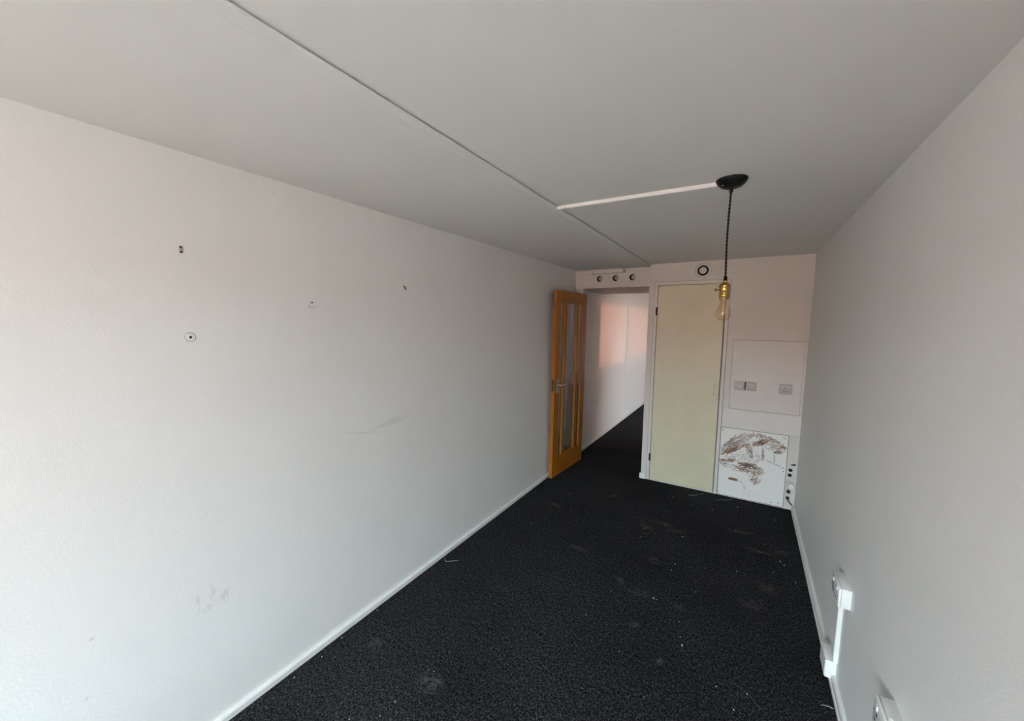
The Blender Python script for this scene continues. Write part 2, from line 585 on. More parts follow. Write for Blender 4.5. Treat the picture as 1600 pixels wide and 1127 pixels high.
for (hx, hz) in HOLES:
    lin = obj('hole_liner', lathe(B(), [(HR*0.99, 0.0), (HR*0.99, -0.0), (HR*0.97, -0.045), (0, -0.045)], 32, (hx, YH+0.002, hz), 'Y'), 'dark', hdr, True)
    obj('pipe_end', lathe(B(), [(0.0245, -0.04), (0.0245, -0.004), (0.022, -0.002), (0, -0.003)], 28, (hx+0.0075, YH+0.004, hz+0.002), 'Y'), 'grey_plastic', hdr, True)

# header fittings: slim trunking with a wider housing in the middle
tk = thing('trunking_run', 'thin white cable trunking along the top of the header with a wider housing', 'trunking', (-1.36, YH, 2.25))
def part_box(name, m, th, x0, x1, y0, y1, z0, z1, bev=0.0, seg=1):
    l = th.location
    return bx(name, m, th, x0-l.x, x1-l.x, y0-l.y, y1-l.y, z0-l.z, z1-l.z, bev, seg)
part_box('trunking_strip', 'gloss', tk, XL, -1.56, YH-0.012, YH, 2.240, 2.254, 0.002)
part_box('trunking_strip', 'gloss', tk, -1.195, XB, YH-0.012, YH, 2.254, 2.268, 0.002)
part_box('housing', 'back_paint', tk, -1.556, -1.222, YH-0.05, YH, 2.224, 2.272, 0.005, 2)
part_box('end_cap', 'old_plastic', tk, -1.2215, -1.196, YH-0.035, YH, 2.226, 2.270, 0.004)
part_box('housing_clip', 'old_plastic', tk, -1.575, -1.556, YH-0.03, YH, 2.218, 2.262, 0.004)

# door lining of the opening (mostly behind the oak door)
structure(bx('trim_1', 'gloss', None, XL, XL+0.085, YH+0.012, YH+0.11, 0.0, ZH, 0.002), 'white door lining post on the hinge side of the opening', 'door lining')

# corridor shell
wc = B()
box(wc, XCR, XCR+0.2, YH2, CW[0], -0.12, ZC)
box(wc, XCR, XCR+0.2, CW[1], YE, -0.12, ZC)
box(wc, XCR, XCR+0.2, CW[0], CW[1], -0.12, CW[2])
box(wc, XCR, XCR+0.2, CW[0], CW[1], CW[3], ZC)
structure(obj('wall_corridor', wc, 'paint'), 'white corridor wall with a window band, opposite the long left wall', 'wall')
structure(bx('wall_far', 'paint', None, XL-0.2, XCR+0.2, YE, YE+0.2, -0.12, ZC), 'white end wall of the corridor', 'wall')
w2 = thing('window_2', 'wide corridor window in three lights, seen only by its light', 'window', (0, 0, 0), kind='structure')
wx0, wx1 = XCR+0.06, XCR+0.12
bx('frame_sill', 'upvc', w2, wx0, wx1, CW[0], CW[1], CW[2], CW[2]+0.03, 0.003)
bx('frame_head', 'upvc', w2, wx0, wx1, CW[0], CW[1], CW[3]-0.04, CW[3], 0.003)
for yy, hw in ((CW[0]+0.02, 0.02), (6.90, 0.10), (8.35, 0.03), (CW[1]-0.02, 0.02)):
    bx('mullion', 'upvc', w2, wx0, wx1, yy-hw, yy+hw, CW[2]+0.03, CW[3]-0.04, 0.003)
for a, b in ((CW[0]+0.04, 6.80), (7.0, 8.32), (8.38, CW[1]-0.04)):
    bx('pane', 'dimming_glass', w2, XCR+0.09, XCR+0.094, a, b, CW[2]+0.03, CW[3]-0.04)  # panes darkened to dim the sky light entering the corridor

# ------------------------------------------------------------------ outdoors, lighting the windows
structure(bx('ground', 'paving', None, -60, 60, -40, 60, -0.6, -0.3), 'pale reddish paving outside the windows', 'ground')
structure(bx('roof_slab', 'roof', None, XL-0.3, XCR+0.3, YF-0.3, YE+0.3, ZC+0.2, ZC+0.35), 'flat felt roof over the rooms', 'roof')
tb = thing('terrace', 'red brick terrace across the yard from the front window', 'building', (0, -15, -0.3))
bx('wall', 'brick', tb, -16, 16, -5, 0, 0.0, 2.9, 0.02)
bx('parapet', 'paving', tb, -16.1, 16.1, -5.1, 0.1, 2.9, 3.1, 0.02)

# ------------------------------------------------------------------ skirtings
def skirt_l(y0, y1):
    return prism_y(B(), [(XL, 0), (XL+0.020, 0), (XL+0.020, 0.024), (XL+0.017, 0.0275), (XL, 0.0285)], y0, y1)
structure(obj('baseboard_left', skirt_l(YF, YH+0.012), 'gloss'), 'low white skirting strip along the left wall', 'skirting')
structure(obj('baseboard_corridor', skirt_l(YH+0.11, YE), 'gloss'), 'low white skirting strip along the corridor wall beyond the oak door', 'skirting')
structure(bx('baseboard_far', 'gloss', None, XL+0.02, XCR, YE-0.018, YE, 0, 0.07, 0.003), 'white skirting along the far end of the corridor', 'skirting')
structure(obj('baseboard_right', prism_y(B(), [(XR, 0), (XR-0.021, 0), (XR-0.021, 0.018), (XR-0.017, 0.022), (XR-0.016, 0.040), (XR-0.012, 0.046), (XR, 0.047)], YF, YB), 'gloss'),
          'stepped white skirting along the right wall', 'skirting')
structure(obj('baseboard_back', box(B(), XB-0.014, DX0-0.006, YB-0.014, YB, 0, 0.058, 0.003), 'gloss'), 'short white skirting block left of the cream cupboard door', 'skirting')

# ------------------------------------------------------------------ ceiling cover strip, in two lengths
prof = [(-0.008, 0.0), (-0.008, -0.0035), (0.0, -0.0042), (0.0, -0.0070), (-0.006, -0.0092), (-0.030, -0.0105), (-0.044, -0.0090), (-0.056, -0.0045), (-0.062, 0.0)]
def strip(y0, y1, w=1.0):
    f = lambda y: -0.866 - (y-0.4)/(4.17-0.4)*0.0345
    return prism_y(B(), [(x*w, ZC+z) for x, z in prof], y0, y1, f(y0), f(y1))
structure(obj('trim_2', strip(YF, 3.077), 'ceiling', smooth=False), 'long rounded cover strip running down the ceiling to the trunking', 'ceiling strip')
structure(obj('trim_3', strip(3.081, YH, 0.85), 'ceiling', smooth=False), 'short end length of the ceiling cover strip near the end wall', 'ceiling strip')

# ------------------------------------------------------------------ white mini trunking to the ceiling rose
mt = thing('mini_trunking', 'straight white mini trunking on the ceiling leading to the black rose', 'trunking', (-0.885, 1.883, ZC))
ang = math.atan2(0.020, 0.72)
mt.rotation_euler = (0, 0, ang)
bx('trunking_body', 'plastic', mt, 0.048, 0.742, -0.0125, 0.0125, -0.016, 0, 0.0015)
bx('end_piece', 'plastic', mt, 0.0, 0.047, -0.0133, 0.0133, -0.0167, 0, 0.0015)
bx('lid', 'plastic', mt, 0.048, 0.742, -0.0095, 0.0095, -0.0172, -0.0155, 0.0006)

# ------------------------------------------------------------------ pendant lamp
LX, LY = -0.098, 1.888
pl = thing('pendant_lamp', 'bare bulb pendant with black rose, black cord and brass holder', 'lamp', (LX, LY, ZC))
rose = obj('ceiling_rose', lathe(B(), [(0, 0), (0.0585, 0), (0.0595, -0.003), (0.0575, -0.009), (0.050, -0.020), (0.038, -0.030), (0.022, -0.036), (0.0085, -0.038), (0, -0.038)], 56), 'black', pl, True)
obj('cord_grip', lathe(B(), [(0, -0.037), (0.0075, -0.037), (0.0075, -0.050), (0.006, -0.053), (0, -0.053)], 20), 'black', rose, True)
for sx, sy in ((0.036, 0.02), (-0.03, -0.028)):
    obj('screw', lathe(B(), [(0, -0.0335), (0.0028, -0.0335), (0.0028, -0.0305), (0, -0.0305)], 12, (sx, sy, 0.0045)), 'chrome', rose, True)
zb = -0.398
for ph in (0.0, math.pi):
    n = 260
    pts = []
    for i in range(n):
        z = -0.05 + (zb+0.05)*i/(n-1)
        a = ph + 2*math.pi*(z*34)
        sway = 0.0035*math.sin((z+0.05)*9.0)
        pts.append((0.0021*math.cos(a)+sway, 0.0021*math.sin(a), z))
    obj('cord_strand', tube(B(), pts, 0.0026, 8), 'cord', pl, True)
hold = obj('lamp_holder', lathe(B(), [(0, -0.414), (0.0075, -0.414), (0.0078, -0.420), (0.012, -0.4225), (0.018, -0.427), (0.0205, -0.433), (0.0235, -0.4345), (0.0235, -0.4405), (0.0205, -0.4425),
                                (0.0195, -0.446), (0.0195, -0.462), (0.0201, -0.4635), (0.0195, -0.465), (0.0195, -0.470), (0.0203, -0.472), (0.0195, -0.474), (0.0195, -0.480), (0.0203, -0.482),
                                (0.0193, -0.4845), (0.0185, -0.491), (0.0165, -0.493), (0, -0.492)], 44), 'brass', pl, True)
obj('cord_cap', lathe(B(), [(0, -0.396), (0.0062, -0.396), (0.0075, -0.400), (0.0075, -0.4135), (0.006, -0.4145), (0, -0.4145)], 24), 'black', hold, True)
key = obj('switch_key', tube(B(), [(-0.019, 0, -0.452), (-0.036, 0, -0.452)], 0.0023, 10), 'brass_dark', hold, True)
kb = B()
box(kb, -0.0395, -0.0355, -0.0025, 0.0025, -0.4595, -0.4445, 0.0014, 2)
obj('key_tab', kb, 'brass_dark', key, True)
key.rotation_euler = (0, 0, math.radians(24))
bulb = obj('bulb', lathe(B(), [(0.0135, -0.490), (0.0140, -0.500), (0.0150, -0.508), (0.0185, -0.518), (0.0242, -0.529), (0.0285, -0.541), (0.0298, -0.551), (0.0285, -0.562), (0.0245, -0.5715), (0.0175, -0.578), (0.009, -0.5812), (0, -0.582)], 44), 'amber', pl, True)
obj('glass_stem', lathe(B(), [(0, -0.494), (0.0085, -0.494), (0.006, -0.502), (0.0035, -0.512), (0.0035, -0.522), (0, -0.523)], 20), 'amber', bulb, True)
for k in range(4):
    a = math.pi/4 + k*math.pi/2
    obj('filament', tube(B(), [(0.003*math.cos(a), 0.003*math.sin(a), -0.515), (0.0055*math.cos(a), 0.0055*math.sin(a), -0.522), (0.0085*math.cos(a), 0.0085*math.sin(a), -0.548), (0.004*math.cos(a), 0.004*math.sin(a), -0.551)], [0.0006, 0.0011, 0.0011, 0.0006], 8), 'filament', bulb, True)

# ------------------------------------------------------------------ cupboard door in the back wall
fr = thing('trim_4', 'off-white timber frame round the cream cupboard door', 'door frame', (0, 0, 0), kind='structure')
JW = 0.034
bx('jamb', 'frame_paint', fr, DX0+0.0015, DX0+JW-0.004, YB-0.004, YB+RD-0.004, 0.0, DZ-0.002, 0.0015)
bx('joint_shade', 'joint_shade_grey', fr, DX1-0.003, DX1+0.0015, YB-0.001, YB, 0.0, DZ+0.002)  # strips painted grey for the shadow line round the frame
bx('joint_shade', 'joint_shade_grey', fr, DX0-0.0015, DX1-0.003, YB-0.001, YB, DZ-0.001, DZ+0.002)
bx('joint_shade', 'joint_shade_grey', fr, DX0-0.0015, DX0+0.0015, YB-0.001, YB, 0.06, DZ-0.001)
bx('jamb', 'frame_paint', fr, DX1-JW+0.004, DX1-0.0035, YB-0.004, YB+RD-0.004, 0.0, DZ-0.002, 0.0015)
bx('frame_head', 'cream_trim', fr, DX0+JW-0.003, DX1-JW+0.003, YB-0.004, YB+RD-0.004, DZ-JW-0.001, DZ-0.002, 0.0015)
bx('threshold', 'frame_paint', fr, DX0+JW-0.003, DX1-JW+0.003, YB-0.002, YB+RD-0.004, 0.0, 0.010, 0.001)
CX0, CX1 = DX0+JW, DX1-JW
d1 = thing('door_1', 'plain cream flush cupboard door with two small hinges', 'door', (CX0, YB, 0), kind='structure')
bx('door_leaf', 'cream', d1, 0.0005, CX1-CX0-0.0065, -0.001, 0.034, 0.0125, DZ-JW-0.0045, 0.0015)
for z0, z1 in ((1.757, 1.836), (0.213, 0.291)):
    h = obj('hinge', box(B(), -0.016, 0.003, -0.0068, -0.0045, z0, z1, 0.0008), 'iron', d1, True)
    obj('hinge_pin', lathe(B(), [(0, z0-0.003), (0.0045, z0-0.003), (0.0045, z1+0.003), (0, z1+0.003)], 14, (0.0, -0.0085, 0)), 'iron', h, True)
pull = obj('pull_handle', tube(B(), [(0.559, -0.002, 0.985), (0.559, -0.018, 0.987), (0.559, -0.024, 0.995), (0.559, -0.025, 1.037), (0.559, -0.024, 1.080), (0.559, -0.018, 1.088), (0.559, -0.002, 1.090)], 0.0055, 12), 'cream_trim', d1, True)
for z in (0.985, 1.090):
    obj('handle_foot', lathe(B(), [(0, 0.004), (0.009, 0.004), (0.010, 0.0), (0, 0)], 16, (0.559, -0.001, z), 'Y'), 'cream_trim', pull, True)

# ------------------------------------------------------------------ extractor vent above the cupboard door
ev = thing('extractor_vent', 'round white air valve with a black ring above the cupboard door', 'vent', (-0.409, YB, 2.184))
obj('flange', lathe(B(), [(0.049, -0.004), (0.049, 0.006), (0.056, 0.0085), (0.068, 0.005), (0.0715, 0.0), (0.0715, -0.002)], 56, (0, 0, 0), 'Y'), 'back_paint', ev, True)
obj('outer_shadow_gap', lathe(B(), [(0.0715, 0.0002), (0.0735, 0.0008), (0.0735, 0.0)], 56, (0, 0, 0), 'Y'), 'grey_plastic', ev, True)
obj('throat', lathe(B(), [(0.0495, 0.007), (0.0485, 0.002), (0.0, 0.0015)], 56, (0, 0, 0), 'Y'), 'dark', ev, True)
obj('valve_disc', lathe(B(), [(0.010, 0.002), (0.010, 0.010), (0.028, 0.008), (0.0325, 0.009), (0.0325, 0.011), (0.030, 0.0125), (0.016, 0.0135), (0.015, 0.0120), (0, 0.0115)], 48, (0, 0, 0), 'Y'), 'back_paint', ev, True)

# ------------------------------------------------------------------ boards on the back wall
def screw_head(parent, x, y, z, r=0.004, m='iron'):
    return obj('screw', lathe(B(), [(r, -0.0005), (r, 0.0006), (r*0.6, 0.0012), (0, 0.0012)], 12, (x, y, z), 'Y'), m, parent, True)

ap = thing('service_panel', 'square off-white panel screwed to the end wall, carrying the sockets', 'panel', (-0.115, YB, 0.876))
bx('joint_shade', 'joint_shade_grey', ap, -0.003, 0.5605, -0.0012, 0.0, -0.003, 0.6545)  # grey backing paints the shadow gap at the panel edge
bx('board', 'panel_paint', ap, 0.0, 0.540, -0.006, 0.0, 0.0, 0.650, 0.0012)
bx('edge_strip', 'panel_paint', ap, 0.5415, 0.5605, -0.007, 0.0, 0.0, 0.652, 0.0012)
for x, z in ((0.051, 0.632), (0.295, 0.632), (0.524, 0.634)):
    screw_head(ap, x, -0.006, z, 0.0045, 'old_plastic')

bb = thing('band_board', 'plain white horizontal board between the service panel and the stained board', 'board', (-0.166, YB, 0.686))
bx('joint_shade', 'joint_shade_grey', bb, 0.0, 0.6115, -0.0012, 0.0, -0.0035, 0.0)  # painted shadow line under the band board
bx('board', 'band_paint', bb, 0.0, 0.6115, -0.010, 0.0, 0.0, 0.183, 0.0015)
# the white strip left of the panel above it is the wall itself

# stained board with dried brown glue combed over it
SBX0, SBX1, SBZ0, SBZ1 = -0.167, 0.364, 0.012, 0.680
def stained_board():
    t = thing('stained_board', 'white square board smeared with dried brown glue, low on the end wall', 'board', (SBX0, YB, SBZ0))
    W_, H_ = SBX1-SBX0, SBZ1-SBZ0
    bx('joint_shade', 'joint_shade_dark', t, -0.0045, W_+0.004, -0.001, 0.0, -0.006, H_+0.0025)  # dark backing stands in for the shaded gap round the board
    nx, nz = 200, 250
    A = np.zeros((nz+1, nx+1))
    G = np.zeros((nz+1, nx+1))
    rg = np.random.RandomState(11)
    def splat(arr, xs, zs, w, amp):
        # w in metres
        for x, z in zip(xs, zs):
            u, v = (x-SBX0)/W_*nx, (z-SBZ0)/H_*nz
            ru, rv = max(w/W_*nx, 0.55), max(w/H_*nz, 0.55)
            u0, u1 = int(max(0, math.floor(u-2*ru))), int(min(nx, math.ceil(u+2*ru)))
            v0, v1 = int(max(0, math.floor(v-2*rv))), int(min(nz, math.ceil(v+2*rv)))
            if u1 < u0 or v1 < v0:
                continue
            uu, vv_ = np.meshgrid(np.arange(u0, u1+1), np.arange(v0, v1+1))
            g = amp*np.exp(-(((uu-u)/ru)**2+((vv_-v)/rv)**2))
            arr[v0:v1+1, u0:u1+1] = np.maximum(arr[v0:v1+1, u0:u1+1], g)
    def stroke(x, z, ang_, ln, w, amp, arr=A):
        n = max(3, int(ln/0.0022))
        s_ = np.linspace(-0.5, 0.5, n)
        cv = rg.uniform(-0.35, 0.35)
        xs = x + ln*s_*math.cos(ang_) - cv*ln*(s_**2)*math.sin(ang_)
        zs = z + ln*s_*math.sin(ang_) + cv*ln*(s_**2)*math.cos(ang_)
        am = amp*rg.uniform(0.5, 1.0, n)
        for a_, b_, c_ in zip(xs, zs, am):
            splat(arr, [a_], [b_], w, c_)
    # centre x, z, half-size along, half-size across, axis angle, stroke angle, stroke length, count, strength
    D = math.radians
    blobs = [(-0.067, 0.519, .095, .045, 45, 45, .065, 40, .60),
             (-0.044, 0.482, .085, .016, 36, 36, .050, 34, .95),
             (-0.095, 0.545, .080, .012, 50, 50, .055, 16, .75),
             (0.019, 0.601, .060, .040, 45, 50, .035, 34, .50),
             (0.074, 0.495, .075, .022, -70, -60, .022, 46, .75),
             (0.162, 0.585, .062, .024, 30, 35, .028, 60, 1.0),
             (0.125, 0.640, .070, .018, 0, 65, .028, 26, .70),
             (0.218, 0.630, .085, .018, -20, -25, .032, 34, .70),
             (0.275, 0.585, .075, .040, -20, -55, .024, 60, .50),
             (0.332, 0.568, .022, .028, 0, 20, .020, 18, .95),
             (0.298, 0.514, .030, .010, 8, 10, .022, 16, .95),
             (0.182, 0.483, .060, .010, -85, -80, .026, 20, .70),
             (-0.094, 0.366, .060, .015, 12, 15, .040, 26, .85),
             (0.077, 0.345, .080, .026, -5, 5, .035, 60, 1.0),
             (0.031, 0.300, .060, .024, -10, -15, .028, 40, .80),
             (0.135, 0.290, .050, .070, -60, 60, .022, 70, .65),
             (-0.062, 0.305, .085, .030, -10, -10, .030, 34, .50),
             (-0.130, 0.330, .030, .020, -50, -50, .030, 14, .65),
             (0.139, 0.210, .048, .028, 10, 60, .022, 40, .70),
             (0.02, 0.45, .09, .07, 20, 30, .030, 26, .28),
             (0.10, 0.40, .10, .04, 10, 20, .030, 22, .35),
             (-0.085, 0.500, .105, .050, 48, 47, .075, 46, .70),
             (-0.010, 0.560, .090, .050, 45, 48, .050, 40, .60),
             (0.060, 0.560, .060, .060, 0, -60, .028, 44, .50),
             (0.240, 0.570, .110, .050, -15, -50, .024, 60, .45),
             (0.300, 0.545, .060, .035, -10, 25, .024, 40, .60),
             (0.110, 0.440, .090, .050, 10, 70, .026, 36, .38),
             (-0.030, 0.400, .090, .035, 10, 15, .034, 34, .42),
             (0.120, 0.320, .075, .050, -25, -30, .024, 50, .60)]
    for cx, cz, la, lb, ax, sa, ln, cnt, amp in blobs:
        ca, sa_ = math.cos(D(ax)), math.sin(D(ax))
        for _ in range(cnt):
            r_, th = math.sqrt(rg.rand()), rg.uniform(0, 2*math.pi)
            p_, q_ = la*r_*math.cos(th), lb*r_*math.sin(th)
            stroke(cx+p_*ca-q_*sa_, cz+p_*sa_+q_*ca, D(sa)+rg.normal(0, 0.30), ln*rg.uniform(0.5, 1.3), rg.uniform(0.0020, 0.0046), amp*rg.uniform(0.45, 1.0))
    # solid ochre dab and thin runs
    for _ in range(60):
        stroke(-0.040+rg.uniform(-.028, .028), 0.186+rg.uniform(-.009, .009), rg.normal(0, .1), .02, .004, 0.95)
    for (xa, za, xb_, zb_) in ((0.192, 0.436, 0.345, 0.379), (0.267, 0.492, 0.279, 0.413), (0.088, 0.374, 0.192, 0.436), (0.010, 0.190, 0.045, 0.165), (0.05, 0.155, 0.06, 0.10)):
        for k in range(3):
            dx, dz = xb_-xa, zb_-za
            stroke((xa+xb_)/2+rg.normal(0, .003), (za+zb_)/2+rg.normal(0, .003), math.atan2(dz, dx), math.hypot(dx, dz)*rg.uniform(.7, 1), .0016, 0.55)
    # grey pencil-like scratches low down
    for _ in range(24):
        stroke(0.119+rg.uniform(-.06, .06), 0.085+rg.uniform(-.035, .03), rg.uniform(0, 3.1), .03, .0012, rg.uniform(.2, .45), G)
    for _ in range(26):
        stroke(0.0+rg.uniform(-.07, .10), 0.44+rg.uniform(-.06, .06), rg.uniform(0, 3.1), .025, .0012, rg.uniform(.2, .4), G)
    for _ in range(16):
        stroke(SBX0+rg.uniform(0.02, .5), SBZ0+rg.uniform(0.01, .2), rg.uniform(0, 3.1), .008, .0018, rg.uniform(.3, .7), G)
    A *= 0.75 + 0.35*rg.rand(*A.shape)
    A = np.clip(A, 0, 1)
    t_ = B()
    verts, faces = [], []
    for j in range(nz+1):
        for i in range(nx+1):
            verts.append((W_*i/nx, -0.006, H_*j/nz))
    for j in range(nz):
        for i in range(nx):
            a = j*(nx+1)+i
            faces.append((a, a+1, a+nx+2, a+nx+1))
    base = len(verts)
    t_.free()
    # rim and back so that it is a real board
    verts += [(0, 0, 0), (W_, 0, 0), (W_, 0, H_), (0, 0, H_)]
    c0, c1, c2, c3 = 0, nx, nz*(nx+1)+nx, nz*(nx+1)
    bot = [i for i in range(nx+1)]
    top = [nz*(nx+1)+i for i in range(nx+1)]
    lft = [j*(nx+1) for j in range(nz+1)]
    rgt = [j*(nx+1)+nx for j in range(nz+1)]
    faces += [tuple(bot[::-1] + [base, base+1]), tuple(top + [base+2, base+3]), tuple(lft + [base+3, base]), tuple(rgt[::-1] + [base+1, base+2]), (base, base+3, base+2, base+1)]
    me = bpy.data.meshes.new('board')
    me.from_pydata(verts, [], faces)
    at = me.color_attributes.new('glue', 'FLOAT_COLOR', 'POINT')
    data = np.zeros((len(verts), 4), dtype=np.float32)
    data[:base, 0] = A.reshape(-1)
    data[:base, 1] = np.clip(G, 0, 1).reshape(-1)
    data[:, 3] = 1
    at.data.foreach_set('color', data.reshape(-1))
    m, nt, b = new_mat('glue_stained_board')
    an = nt.nodes.new('ShaderNodeAttribute')
    an.attribute_name = 'glue'
    sp = nt.nodes.new('ShaderNodeSeparateColor')
    nt.links.new(an.outputs['Color'], sp.inputs[0])
    tc = nt.nodes.new('ShaderNodeTexCoord')
    tone = mrange(nt, noise_node(nt, tc.outputs['Object'], 14, 4), 0.35, 0.65, 0, 1)
    brown = mixcol(nt, tone, (0.12, 0.042, 0.006), (0.27, 0.112, 0.025))
    c = mixcol(nt, sp.outputs[1], (0.87, 0.86, 0.83), (0.36, 0.36, 0.32))
    f = mrange(nt, sp.outputs[0], 0.05, 0.45, 0.0, 0.97)
    c = mixcol(nt, f, c, brown)
    nt.links.new(c, b.inputs['Base Color'])
    b.inputs['Roughness'].default_value = 0.5
    bp = nt.nodes.new('ShaderNodeBump')
    bp.inputs['Strength'].default_value = 0.6
    bp.inputs['Distance'].default_value = 0.002
    nt.links.new(sp.outputs[0], bp.inputs['Height'])
    nt.links.new(bp.outputs[0], b.inputs['Normal'])
    me.materials.append(m)
    o = bpy.data.objects.new('board', me)
    COL.objects.link(o)
    o.parent = t
    for x, z in ((-0.150, 0.652), (-0.160, 0.664), (0.331, 0.660), (0.342, 0.650), (-0.158, 0.333), (0.343, 0.377), (0.347, 0.346), (-0.160, 0.036), (0.277, 0.036), (0.33, 0.04)):
        screw_head(t, x-SBX0, -0.006, z-SBZ0, 0.0045, 'rust')
    return t
stained_board()

# ------------------------------------------------------------------ socket outlets
def pin_slots(parent, cx, cz, y):
    for dx, dz, w, h in ((0, 0.0105, 0.0060, 0.0105), (-0.011, -0.0115, 0.0090, 0.0058), (0.011, -0.0115, 0.0090, 0.0058)):
        bx('pin_slot', 'dark', parent, cx+dx-w/2, cx+dx+w/2, y-0.0006, y+0.001, cz+dz-h/2, cz+dz+h/2)

def single_socket():
    t = thing('power_socket', 'single three-pin power socket on the right of the service panel', 'socket', (0.3115, YB-0.006, 1.102))
    bx('back_box', 'old_plastic', t, -0.0435, 0.0435, -0.022, 0, -0.0435, 0.0435, 0.003, 2)
    fp = bx('face_plate', 'old_plastic', t, -0.0445, 0.0445, -0.032, -0.0222, -0.0445, 0.0445, 0.004, 2)
    pin_slots(fp, -0.004, -0.004, -0.032)
    for x in (-0.034, 0.030):
        screw_head(fp, x, -0.032, 0.002, 0.0035, 'iron')
    return t
single_socket()

ct = thing('cable_outlet', 'square outlet plate with a round cover, left end of the service panel', 'outlet', (-0.043, YB-0.006, 1.099))
fp = bx('face_plate', 'old_plastic', ct, -0.0415, 0.0405, -0.014, 0, -0.0425, 0.0425, 0.004, 2)
obj('round_cover', lathe(B(), [(0.012, 0), (0.012, 0.003), (0.010, 0.0045), (0, 0.0045)], 24, (0.006, -0.014, -0.006), 'Y'), 'back_paint', fp, True)
bp_ = thing('blank_plate', 'square blanking plate with two screws beside the round-covered outlet', 'plate', (0.049, YB-0.006, 1.099))
fp = bx('face_plate', 'old_plastic', bp_, -0.0405, 0.0415, -0.012, 0, -0.0415, 0.0415, 0.004, 2)
for x in (-0.031, 0.031):
    screw_head(fp, x, -0.012, 0.0, 0.0035, 'iron')
bx('cable_gap', 'dark', bp_, -0.0490, -0.0425, -0.004, 0, -0.038, 0.040)

def double_socket(name, label, y, z):
    t = thing(name, label, 'socket', (XR, y, z), math.radians(-90))
    bx('back_box', 'plastic', t, -0.073, 0.073, -0.034, 0, -0.043, 0.043, 0.003, 2)
    fp = bx('face_plate', 'plastic', t, -0.074, 0.074, -0.0445, -0.0342, -0.044, 0.044, 0.004, 2)
    for cx in (-0.036, 0.036):
        pin_slots(fp, cx, -0.010, -0.0445)
        sw = bx('rocker_switch', 'plastic', fp, cx-0.007, cx+0.007, -0.048, -0.0440, 0.018, 0.034, 0.0012)
        bx('switch_mark', 'rust', sw, cx-0.004, cx+0.004, -0.0484, -0.0478, 0.031, 0.0325)
    for x in (-0.0605, 0.0605):
        screw_head(fp, x, -0.0445, 0.0, 0.004, 'chrome')
    return t
double_socket('double_socket', 'white double socket whose trunking drops to a box on the skirting', 2.138, 0.503)
s2 = double_socket('double_socket', 'white double socket nearest the camera, cut off by the picture edge', 1.440, 0.503)

# short cable loop on the near socket's box
obj('cable_loop', tube(B(), [(0.010, -0.030, 0.0445), (0.018, -0.026, 0.050), (0.030, -0.020, 0.052), (0.045, -0.012, 0.050), (0.055, -0.004, 0.046)], 0.0016, 8), 'plastic', s2, True)

# trunking drop from socket to skirting, and the junction box at its foot
td = thing('trunking_drop', 'white vertical mini trunking below the far double socket', 'trunking', (XR, 2.195, 0.112))
bx('trunking_body', 'plastic', td, -0.016, 0, -0.0125, 0.0125, 0.0, 0.346, 0.0012)
bx('lid', 'plastic', td, -0.0172, -0.0158, -0.010, 0.010, 0.0, 0.346, 0.0005)
jb = thing('junction_box', 'small white trunking box straddling the right skirting', 'box', (XR, 2.255, 0.022))
bx('box_body', 'plastic', jb, -0.040, 0, -0.062, 0.062, 0.0, 0.088, 0.0025, 2)
bx('box_lid', 'plastic', jb, -0.0425, -0.0402, -0.060, 0.060, 0.003, 0.085, 0.0008)
bx('trunking_stub', 'plastic', jb, -0.030, -0.0005, 0.0625, 0.125, 0.028, 0.060, 0.002)

# ------------------------------------------------------------------ capped pipes and holes beside the stained board
def stub(name, label, x, z, r, ln, m, tilt=0.0):
    t = thing(name, label, 'pipe', (x, YB, z))
    obj('pipe_wall', lathe(B(), [(r*0.70, 0.0), (r*0.70, ln), (r, ln), (r, 0.0)], 24, (0, 0, 0), 'Y'), m, t, True)
    obj('pipe_bore', lathe(B(), [(r*0.70, 0.0008), (0, 0.0008)], 24, (0, 0, 0), 'Y'), 'dark', t, True)
    return t
stub('pipe_hole', 'upper of two round dark holes beside the stained board', 0.399, 0.368, 0.0155, 0.002, 'iron')
stub('pipe_hole', 'lower of two round dark holes beside the stained board', 0.397, 0.321, 0.0155, 0.002, 'iron')
stub('pipe_stub', 'cut pipe end just below the white waste cap', 0.396, 0.170, 0.016, 0.018, 'copper')
lp = stub('pipe_stub', 'lowest cut pipe end, with a bent pipe running to the corner', 0.394, 0.108, 0.015, 0.016, 'copper')
obj('bent_pipe', tube(B(), [(0.0, -0.008, -0.016), (0.008, -0.012, -0.026), (0.022, -0.013, -0.042), (0.036, -0.012, -0.058)], 0.0065, 10), 'copper', lp, True)
st = thing('wall_slot', 'small torn dark slot topmost beside the stained board', 'hole', (0.416, YB, 0.420))
bx('slot_recess', 'dark', st, -0.016, 0.014, -0.0015, 0, -0.006, 0.005, 0.001)
bx('torn_edge', 'dark', st, 0.002, 0.018, -0.002, 0, -0.002, 0.010, 0.001)
wcap = thing('waste_cap', 'round white screw cap on the waste pipe in the corner', 'cap', (0.413, YB, 0.218))
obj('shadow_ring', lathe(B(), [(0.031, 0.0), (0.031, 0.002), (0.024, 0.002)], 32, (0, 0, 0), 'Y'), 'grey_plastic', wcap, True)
obj('collar', lathe(B(), [(0.0255, 0.0), (0.0255, 0.014), (0.0235, 0.017), (0.017, 0.017), (0.016, 0.012)], 32, (0, 0, 0), 'Y'), 'plastic', wcap, True)
obj('cap_disc', lathe(B(), [(0.0165, 0.005), (0.0165, 0.012), (0.010, 0.013), (0.009, 0.020), (0.004, 0.022), (0, 0.022)], 28, (0, 0, 0), 'Y'), 'plastic', wcap, True)
